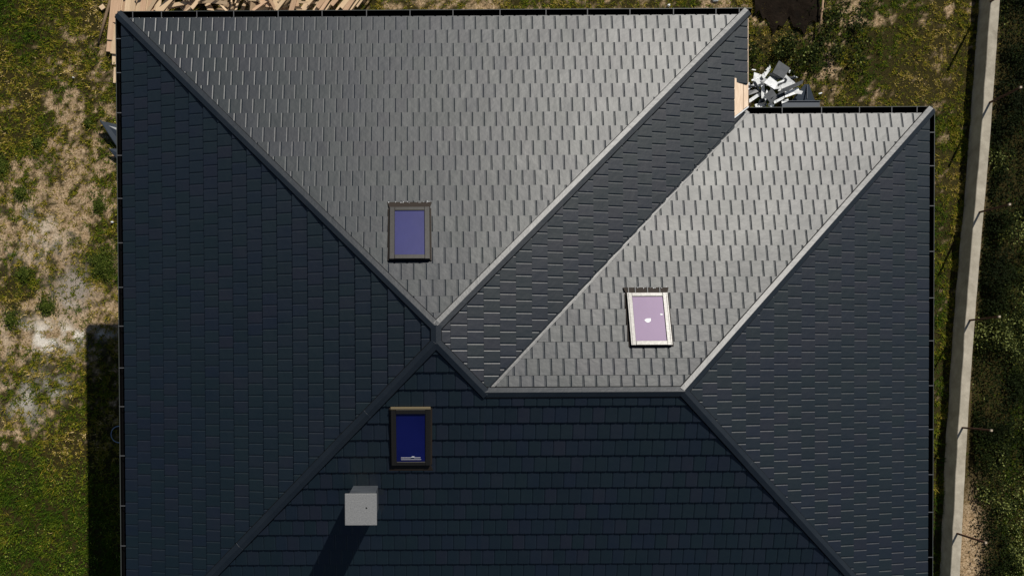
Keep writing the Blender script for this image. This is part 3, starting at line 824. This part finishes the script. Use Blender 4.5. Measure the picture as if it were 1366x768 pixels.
x, y = scatter(40000, [(-12, -7.0, -6.3, 10.6, 1.0)])
k = (rng.random(len(x)) < (0.12 + 0.9 * smooth(-1.2, -3.2, y)) * (1 - bare_map(x, y)) * smooth(0.35, 0.6, fbm(x, y, 1.7, 4))) ; x, y = x[k], y[k]
weeds_mesh(x, y, gz(x, y) + 0.03 + 0.07 * rng.random(len(x)), rng.uniform(0.018, 0.05, len(x)), np.clip(rng.normal(0.55, 0.25, len(x)), 0, 1), 'clover', leaf_material('clover_leaves', ((0.0, (0.014, 0.030, 0.003)), (0.5, (0.055, 0.095, 0.006)), (0.85, (0.13, 0.17, 0.015)), (1.0, (0.26, 0.28, 0.06)))), label='low bright green clover and small herbs growing in the left lawn', cat='ground cover', kind='stuff')
# ---- single clumps of weeds standing in the sandy yard
def clump_plant(cx, cy, rx, ry, n, h, label, tone0=0.45):
    n = int(n * 1.8); r = np.minimum(np.abs(rng.normal(0, 0.5, n)) + 0.02, 1.15); t = rng.uniform(0, 2 * np.pi, n); wob = 0.8 + 0.35 * np.sin(3 * t + cx) * np.cos(2 * t + cy)
    x = cx + rx * r * np.cos(t) * wob; y = cy + ry * r * np.sin(t) * wob
    z = gz(x, y) + 0.55 * h * np.exp(-1.5 * r ** 2) * rng.random(n) ** 0.6
    return weeds_mesh(x, y, z, rng.uniform(0.02, 0.05, n), np.clip(rng.normal(tone0, 0.22, n), 0, 1), 'weed_clump', M_weed2, label=label, cat='plant')
M_weed2 = leaf_material('clump_leaves', ((0.0, (0.018, 0.030, 0.004)), (0.5, (0.045, 0.065, 0.008)), (0.85, (0.095, 0.11, 0.018)), (1.0, (0.20, 0.19, 0.05))))
clump_plant(-8.45, 2.95, 0.5, 0.6, 2600, 0.30, 'largest round green weed clump, against the west gutter line')
clump_plant(-8.50, 4.55, 0.25, 0.36, 700, 0.2, 'small dark green clump just above the largest one by the west eave')
clump_plant(-10.15, 6.25, 0.22, 0.24, 500, 0.2, 'small green tuft alone in the upper part of the sandy yard')
clump_plant(-11.1, 5.6, 0.28, 0.5, 800, 0.25, 'dark green clump at the left edge of the sandy yard')
clump_plant(-10.6, 4.9, 0.26, 0.3, 550, 0.2, 'green clump beside the dark one at the left edge')
clump_plant(-9.95, 1.85, 0.36, 0.4, 1000, 0.22, 'spreading green clump directly above the white chalky patch')
clump_plant(-10.9, 1.5, 0.3, 0.4, 700, 0.22, 'green clump left of the white chalky patch')
clump_plant(-10.5, 2.7, 0.35, 0.3, 800, 0.18, 'low green clump between the sandy middle and the grey ash patch')
clump_plant(-8.75, 6.75, 0.14, 0.16, 300, 0.18, 'little green tuft next to the dark bent sheets by the west eave')

# ================================================================ CONCRETE FENCE WALL WITH STEEL POSTS
fence = empty('fence', (14.6, 2.0, 0), 'low pale concrete fence wall with rusty steel posts along the right side', 'fence')
ys = [-9.0, -5.40, -1.60, 2.185, 5.948, 9.69, 13.0]
cxs = [float(line_wall_x(v)) for v in ys]
hwid = 0.124; HT = 0.5
b = B(); segs = 64
yy = np.linspace(-9, 13, segs); xx = line_wall_x(yy)
xx = np.convolve(np.pad(xx, 3, mode='edge'), np.ones(7) / 7, 'valid')
prof_pts = []
for i in range(segs):
    j = 0.006 * math.sin(i * 1.7) + random.uniform(-0.004, 0.004)
    prof_pts.append([Vector((xx[i] - hwid - 0.01 + j, yy[i], -0.15)), Vector((xx[i] - hwid + j, yy[i], HT - 0.012)), Vector((xx[i] - hwid + 0.012 + j, yy[i], HT)),
                     Vector((xx[i] + hwid - 0.012, yy[i], HT + random.uniform(-0.003, 0.003))), Vector((xx[i] + hwid + random.uniform(-0.004, 0.004), yy[i], HT - 0.012)), Vector((xx[i] + hwid + 0.01, yy[i], -0.15))])
vs = [p for g_ in prof_pts for p in g_]; fs = []
for i in range(segs - 1):
    for j in range(5): fs.append((i * 6 + j + 1, i * 6 + j, (i + 1) * 6 + j, (i + 1) * 6 + j + 1))
vs = [v - Vector((14.6, 2.0, 0)) for v in vs]
b.add(vs, fs); b.obj('plinth', M_wallc, fence)
def post(x, y, h, lx, ly):
    b = B(); B0 = Vector((x - 14.6, y - 2.0, HT - 0.02)); T = B0 + Vector((lx, ly, h))
    w_ = 0.022
    b.hexa([B0 + Vector((a, c, 0)) for a, c in ((-w_, -w_), (w_, -w_), (w_, w_), (-w_, w_))] + [T + Vector((a, c, 0)) for a, c in ((-w_, -w_), (w_, -w_), (w_, w_), (-w_, w_))])
    o = b.obj('post', M_rust, fence, bevel=0.003)
    b = B(); w_ = 0.026; b.box(T.x - w_, T.x + w_, T.y - w_, T.y + w_, T.z + 0.001, T.z + 0.05); b.obj('post_cap', M_rusttip, o)
for (x, y, lx, ly) in ((15.038, 9.653, 0, 0), (15.02, 7.022, 0.01, 0.02), (14.771, 4.166, 0, -0.02), (14.529, 1.339, 0, 0.02), (14.346, -1.479, 0.0, 0.0), (14.22, -4.268, 0, -0.02)):
    post(x, y, 1.18, lx, ly)

# ================================================================ LOOSE THINGS AROUND THE HOUSE
_bm = {}
def board(x, y, z, L, W, T, ang, tilt=0.0, mi=0, name='wooden_board', roll=0.0, **kw):
    key = (round(L, 1), round(W, 2), T, mi)
    if key not in _bm:
        l_, w_, t_ = L / 2, W / 2, T / 2
        j = lambda: random.uniform(-0.006, 0.006)
        n = 3; vs = []; fs = []
        for i in range(n + 1):
            q = -l_ + 2 * l_ * i / n; dy = random.uniform(-0.004, 0.004); dz = random.uniform(-0.003, 0.003)
            vs += [(q + j(), -w_ + dy, -t_ + dz), (q + j(), w_ + dy, -t_ + dz), (q + j(), w_ + dy, t_ + dz), (q + j(), -w_ + dy, t_ + dz)]
        for i in range(n):
            a = i * 4; c = a + 4
            for k in range(4): fs.append((a + k, c + k, c + (k + 1) % 4, a + (k + 1) % 4))
        fs += [(0, 1, 2, 3), (n * 4 + 3, n * 4 + 2, n * 4 + 1, n * 4)]
        _bm[key] = mesh(name, vs, fs, M_wood[mi])
    o = link(name, _bm[key], **kw)
    o.rotation_euler = (roll, -tilt, ang); o.location = (x, y, z)
    return o
R90 = math.radians(90)
stack_kw = dict(label='long pale sawn board in the stack at the upper left corner of the house', cat='board', group='long boards stacked beside the upper left corner')
# long boards lying north-south at the corner
for layer in range(2):
    for i, (xx_, w_) in enumerate(((-8.00, 0.15), (-7.83, 0.16), (-7.66, 0.15), (-7.50, 0.14), (-7.34, 0.13), (-7.17, 0.15), (-6.99, 0.14), (-6.83, 0.12))):
        south = 8.9 + (0.0 if i == 0 else random.uniform(-0.3, 0.5)) - (0.3 if layer == 0 and i < 2 else 0); Lb = random.choice((2.6, 3.0, 3.4))
        an = R90 - 0.12 + random.uniform(-0.02, 0.02)
        board(xx_ + random.uniform(-0.01, 0.01) + 0.05 * layer + 0.06 * Lb - 0.19, south + Lb / 2, 0.10 + layer * 0.034 + (0.02 if i % 2 else 0), Lb, w_, 0.028, an, mi=random.choice((0, 0, 0, 1)), **stack_kw)
board(-8.03, 8.47, 0.06, 0.38, 0.13, 0.04, R90, mi=0, label='short pale board end poking out beside the west gutter', cat='board')
board(-8.09, 8.75, 0.05, 0.35, 0.08, 0.04, R90 + 0.1, mi=2, label='dark weathered batten end just below the long boards', cat='board')
board(-8.02, 8.0, 0.06, 0.42, 0.09, 0.04, R90 - 0.06, mi=0, label='pale board end lowest down along the west gutter', cat='board')
b = B(); b.tube([(-8.47, 8.85, 0.05), (-8.27, 9.5, 0.09), (-8.02, 10.25, 0.14), (-7.9, 10.7, 0.16)], [0.030, 0.042, 0.046, 0.048], 8)
b.obj('wooden_pole', M_wood[2], smooth=True, label='thin weathered wooden pole lying in the grass left of the board stack', cat='pole')
board(-8.35, 9.80, 0.06, 0.13, 0.12, 0.05, 0.6, mi=0, name='wooden_block', label='small square wood offcut lying alone in the grass', cat='wood block')
# heap of mixed boards behind the house
kinds = [('pale narrow lath tangled in the wood heap behind the house', 'laths in the wood heap', (1.0, 2.0), (0.03, 0.055), 0.022, 0),
         ('pale wide plank lying askew in the wood heap behind the house', 'pale planks in the wood heap', (0.8, 1.8), (0.09, 0.15), 0.026, 0),
         ('pinkish-brown plank in the wood heap behind the house', 'pinkish planks in the wood heap', (0.8, 1.7), (0.08, 0.13), 0.026, 1),
         ('grey-brown weathered board in the wood heap behind the house', 'weathered boards in the wood heap', (0.8, 1.6), (0.08, 0.14), 0.030, 2)]
for i in range(96):
    u = random.random()
    xx_ = -6.75 + 3.6 * u; yy_ = random.uniform(9.5, 10.9); lay = random.random()
    kd = random.choices(kinds, (3, 4, 2.5, 2.5))[0]
    an = random.gauss(0.8, 0.75) if random.random() < 0.75 else random.uniform(-1.5, 1.5)
    board(xx_, yy_, 0.06 + 0.60 * lay, random.choice((kd[2][0], sum(kd[2]) / 2, kd[2][1])), random.choice(kd[3]), kd[4], an, random.gauss(0, 0.22), kd[5], roll=random.gauss(0, 0.25), label=kd[0].replace('the wood heap behind the house', ('the left third of the wood heap', 'the middle of the wood heap', 'the wood heap next to the upright boards')[min(2, int(u * 3))]), cat='board', group=kd[1] + (', left', ', middle', ', right')[min(2, int(u * 3))])
board(-6.0, 9.87, 0.56, 1.0, 0.10, 0.03, -0.22, 0.02, 2, label='weathered board lying level across the left end of the wood heap', cat='board')
# upright run in the middle and the slanting bundle at the right end
for xx_ in (-3.85, -3.72, -3.58, -3.45, -3.28, -3.16):
    board(xx_, 10.3, 0.50 + random.uniform(0, 0.04), 1.4, random.choice((0.09, 0.13)), 0.026, R90 + random.uniform(-0.12, 0.12), mi=random.choice((0, 0, 1)), label='short board standing out end-on towards the gutter in mid heap', cat='board', group='boards side by side in mid heap')
for i in range(15):
    xx_ = -2.85 + i * 0.105 + random.uniform(-0.02, 0.02)
    board(xx_ + 0.40, 10.35, 0.34 + 0.16 * (i % 3) / 2 - 0.006 * i, 2.1 if i % 2 else 1.8, random.choice((0.05, 0.09, 0.12)), 0.026, math.radians(52 + random.uniform(-5, 5)), mi=random.choice((0, 0, 0, 1)),
          label='pale slanting lath in the bundle at the right end of the wood heap', cat='board', group='slanting laths at the right end of the heap')

# offcuts of roof sheet beside the inner corner
M_offgrey = grained('offcut_grey', (0.075, 0.08, 0.085), (0.12, 0.125, 0.13), 6, 0.45, 0.4, 0.004)
M_offdark = mat('offcut_dark', (0.014, 0.018, 0.024), 0.45)
M_offdark2 = mat('sheet_blue_grey', (0.032, 0.042, 0.056), 0.42)
def offcut(x, y, z, L, W, ang, tx, ty, m, label, group=None, fold=0.0, cat='metal offcut', shape=None):
    b = B(); l_, w_ = L / 2, W / 2; t_ = 0.004
    out = shape or [(-l_, -w_), (l_ * random.uniform(0.7, 1), -w_), (l_, w_ * random.uniform(0.5, 1)), (-l_ * random.uniform(0.6, 1), w_)]
    n = len(out); lo = [Vector((a, c, fold * abs(a))) for a, c in out]
    b.add(lo + [v + Vector((0, 0, t_)) for v in lo], [tuple(range(n))[::-1], tuple(range(n, 2 * n))] + [(i, (i + 1) % n, n + (i + 1) % n, n + i) for i in range(n)])
    # folded rim and pressed seam
    b.box(-l_ * 0.95, l_ * 0.65, -w_ - 0.004, -w_ + 0.008, -0.001, 0.022)
    b.box(-l_ * 0.5, -l_ * 0.5 + 0.012, -w_ * 0.9, w_ * 0.5, t_ + 0.0005 - 0.002, 0.012)
    o = b.obj('metal_offcut', m, label=label, cat=cat, group=group)
    o.location = (x, y, z); o.rotation_euler = (tx, ty, ang); return o
GW = 'white offcuts in the scrap pile'; LW = 'white-backed sheet offcut in the scrap pile beside the inner corner of the roof'
offcut(9.62, 7.95, 0.36, 0.36, 0.34, -0.45, 0.12, 0.1, M_offgrey, 'large grey tile offcut on top of the scrap pile at its far end', fold=0.05)
offcut(9.35, 7.28, 0.34, 0.30, 0.30, 0.9, 0.2, -0.1, M_offgrey, 'square grey tile offcut at the front of the scrap pile', fold=0.05)
for (x, y, z, L_, W_, a, tx, ty) in ((9.05, 7.75, 0.20, 0.30, 0.38, 0.1, 0.1, 0.25), (9.28, 7.95, 0.22, 0.42, 0.11, 0.95, 0.3, 0.1), (9.36, 7.62, 0.36, 0.36, 0.24, -0.5, -0.1, 0.1),
                                     (9.82, 7.72, 0.25, 0.34, 0.18, -0.6, 0.2, 0.1), (9.98, 7.63, 0.22, 0.22, 0.14, -0.5, 0.1, 0.2), (9.75, 7.55, 0.28, 0.42, 0.16, 0.25, 0.1, -0.1),
                                     (9.95, 7.40, 0.22, 0.46, 0.15, 0.35, -0.1, 0.1), (9.18, 7.45, 0.25, 0.12, 0.42, 0.1, 0.05, 0.2), (9.0, 7.30, 0.18, 0.46, 0.08, 0.6, 0.2, 0.1),
                                     (9.60, 7.20, 0.26, 0.34, 0.07, 0.5, 0.1, 0.1), (9.16, 7.10, 0.16, 0.34, 0.12, 0.35, 0.0, 0.1), (9.42, 7.08, 0.20, 0.16, 0.10, -0.4, 0.1, 0.1),
                                     (9.70, 7.86, 0.20, 0.30, 0.10, -1.0, 0.3, 0), (9.5, 7.5, 0.30, 0.30, 0.06, 0.1, 0.2, 0.1)):
    big = L_ * W_ > 0.055; lft = x < 9.45; far = y > 7.5
    offcut(x, y, z, L_, W_, a, tx, ty, M_white, ('broad' if big else 'narrow') + ' white-backed sheet offcut in the ' + ('far ' if far else 'near ') + ('left' if lft else 'right') + ' part of the scrap pile', GW + (' broad' if big else ' narrow') + (' far' if far else ' near') + (' left' if lft else ' right'))
for (x, y, z, L_, W_, a, tx) in ((9.50, 7.76, 0.30, 0.50, 0.09, 0.05, 0.3), (9.86, 7.50, 0.36, 0.80, 0.10, 0.42, 0.5), (9.55, 7.30, 0.30, 0.44, 0.10, 0.6, 0.6), (9.05, 7.55, 0.22, 0.40, 0.05, -1.0, 0.3), (9.2, 7.2, 0.2, 0.3, 0.1, 0.3, 0.2), (9.46, 7.93, 0.26, 0.34, 0.06, 0.95, 0.3), (9.75, 7.30, 0.24, 0.3, 0.08, 0.35, 0.4)):
    offcut(x, y, z, L_, W_, a, tx, 0.1, M_offdark if L_ < 0.6 else M_offgrey, 'dark narrow strip of roof sheet among the white scrap', 'dark strips in the scrap pile')
for i in range(26):
    x = random.gauss(9.42, 0.30); y = random.gauss(7.48, 0.26)
    offcut(x, max(7.0, y), 0.14 + random.uniform(0, 0.24) * math.exp(-((x - 9.45) ** 2 + (y - 7.5) ** 2) * 3), random.uniform(0.12, 0.34), random.uniform(0.03, 0.13), random.gauss(0.5, 0.6), random.uniform(-0.5, 0.7), random.uniform(-0.3, 0.3),
           (M_white, M_white, M_offgrey, M_offdark)[i % 4], ('small crumpled white sliver mixed into the scrap pile', 'small crumpled white sliver mixed into the scrap pile', 'small grey sliver mixed into the scrap pile', 'small near-black sliver mixed into the scrap pile')[i % 4], ('white slivers of the scrap pile', 'white slivers of the scrap pile', 'grey slivers of the scrap pile', 'black slivers of the scrap pile')[i % 4], fold=random.uniform(0.1, 0.5))
for (x, y, a, s_) in ((9.95, 8.0, 1.1, 0.10), (10.12, 7.86, -0.4, 0.12), (10.78, 7.42, 0.3, 0.10), (9.0, 8.05, -0.2, 0.12)):
    offcut(x, y, 0.07, s_, 0.03, a, 0, 0, M_white, 'small white sliver lying in the grass beside the scrap pile', 'slivers near the scrap pile')
b = B(); b.box(9.72, 10.72, 6.80, 7.19, 0.16, 0.17); b.box(9.72, 10.72, 7.175, 7.19, 0.17, 0.20); b.box(9.72, 10.72, 7.0, 7.012, 0.17, 0.185)
b.box(9.73, 10.71, 6.81, 7.18, 0.02, 0.158)
b.obj('roof_sheet', M_offdark2, label='stack of dark blue-grey roof sheet lying beside the wing gutter', cat='metal sheet')
b = B(); b.add([Vector(p) for p in ((10.0, 7.22, 0.10), (10.62, 7.22, 0.10), (10.42, 7.62, 0.20), (10.30, 7.62, 0.20), (10.0, 7.22, 0.09), (10.62, 7.22, 0.09), (10.42, 7.62, 0.19), (10.30, 7.62, 0.19))],
               [(0, 1, 2, 3), (7, 6, 5, 4), (0, 4, 5, 1), (1, 5, 6, 2), (2, 6, 7, 3), (3, 7, 4, 0)]); b.box(10.36, 10.375, 7.24, 7.6, 0.16, 0.215)
b.obj('folded_sheet', M_offdark2, label='small folded dark sheet propped behind the sheet stack', cat='metal sheet')
# two bent sheets sticking out by the west side
def bent(pts, label):
    b = B(); P_ = [Vector(p) for p in pts]; n = len(P_)
    b.add(P_ + [p - Vector((0, 0, 0.006)) for p in P_], [tuple(range(n)), tuple(range(2 * n - 1, n - 1, -1))] + [(i, n + i, n + (i + 1) % n, (i + 1) % n) for i in range(n)])
    b.obj('bent_sheet', M_offdark2, label=label, cat='metal sheet'); return b
b = B()
b.add([Vector(p) for p in ((-8.33, 6.72, 0.30), (-7.96, 6.10, 0.10), (-7.3, 6.2, 0.08), (-7.3, 6.60, 0.12), (-7.9, 6.66, 0.16), (-8.33, 6.70, 0.27), (-7.96, 6.08, 0.06), (-7.3, 6.18, 0.05), (-7.3, 6.58, 0.08), (-7.9, 6.64, 0.12))],
      [(0, 1, 2, 3, 4), (9, 8, 7, 6, 5), (0, 5, 6, 1), (1, 6, 7, 2), (2, 7, 8, 3), (3, 8, 9, 4), (4, 9, 5, 0)])
b.tube([(-8.35, 6.74, 0.31), (-8.1, 6.32, 0.2), (-7.95, 6.07, 0.12)], 0.022, 6)
b.obj('bent_sheet', [M_offdark2], label='upper pointed dark bent sheet sticking out from under the west eave', cat='metal sheet')
b = B()
b.add([Vector(p) for p in ((-8.17, 6.02, 0.22), (-7.9, 5.66, 0.08), (-7.3, 5.6, 0.05), (-7.4, 6.0, 0.1), (-8.17, 6.0, 0.18), (-7.9, 5.64, 0.05), (-7.3, 5.58, 0.02), (-7.4, 5.98, 0.06))],
      [(0, 1, 2, 3), (7, 6, 5, 4), (0, 4, 5, 1), (1, 5, 6, 2), (2, 6, 7, 3), (3, 7, 4, 0)])
b.obj('bent_sheet', M_offdark2, label='smaller dark bent sheet just below the pointed one at the west eave', cat='metal sheet')
# hose loop in the shade
b = B(); b.tube([(-8.02 + 0.21 * math.cos(t), -1.58 + 0.22 * math.sin(t), 0.07) for t in [2 * math.pi * i / 28 for i in range(28)]], 0.010, 6, closed=True)
b.obj('hose_loop', M_hose, smooth=True, label='thin loop of blue-grey hose lying in the shade of the west side', cat='hose')
# dark sheet standing in for deep shade on the ground, and the thin pole at the top right
b = B(); nxs, nys = 18, 14; vs = []; fs = []
for j in range(nys):
    for i in range(nxs):
        x = 9.02 + (10.77 - 9.02) * i / (nxs - 1); yb = 9.2 + 0.16 * math.sin(i * 0.9) + 0.12 * math.sin(i * 2.3)
        yb += 0.3 * math.exp(-i / 2.5)
        y = yb + (11.6 - yb) * j / (nys - 1)
        vs.append(Vector((x, y, 0.085 + 0.03 * math.sin(i * 1.3 + j * 0.7) + 0.02 * math.sin(j * 2.1 + i))))
n_ = len(vs); vs += [v - Vector((0, 0, 0.012)) for v in vs]
for j in range(nys - 1):
    for i in range(nxs - 1):
        a = j * nxs + i; q = (a, a + 1, a + 1 + nxs, a + nxs); fs.append(q); fs.append(tuple(n_ + k for k in q[::-1]))
b.add(vs, fs); b.obj('shade_sheet', M_shade, smooth=True, label='deep shade on the ground, painted as a dark brown sheet, beyond the main roof corner', cat='shade sheet')
b = B(); b.tube([(10.69, 9.0, 0.20), (10.76, 9.6, 0.22), (10.86, 11.0, 0.24)], [0.022, 0.026, 0.03], 8)
b.obj('wooden_pole', M_wood[1], smooth=True, label='thin reddish pole lying along the right edge of the dark shade sheet', cat='pole')
# scattered white litter
for (x, y, s_, lab) in ((-8.15, 4.1, 0.07, 'white scrap of paper by the largest green clump'), (6.75, 9.78, 0.09, 'white crumb of rubble left of the dark shade sheet'), (8.0, 9.95, 0.22, 'pale flat stone at the top edge by the dark shade sheet'), (-9.15, 7.95, 0.05, 'tiny white sliver in the dry grass of the left yard')):
    b = B(); b.add([Vector((x + s_ * 0.5 * math.cos(t) * (1 if i % 2 else 0.7), y + s_ * 0.35 * math.sin(t), 0.06 + (0.02 if i % 2 else 0))) for i, t in enumerate([k * 1.0472 for k in range(6)])] +
                   [Vector((x + s_ * 0.5 * math.cos(t), y + s_ * 0.4 * math.sin(t), 0.02)) for t in [k * 1.0472 for k in range(6)]],
                   [tuple(range(6)), tuple(range(11, 5, -1))] + [(i, 6 + i, 6 + (i + 1) % 6, (i + 1) % 6) for i in range(6)])
    b.obj('litter', M_white, label=lab, cat='litter')
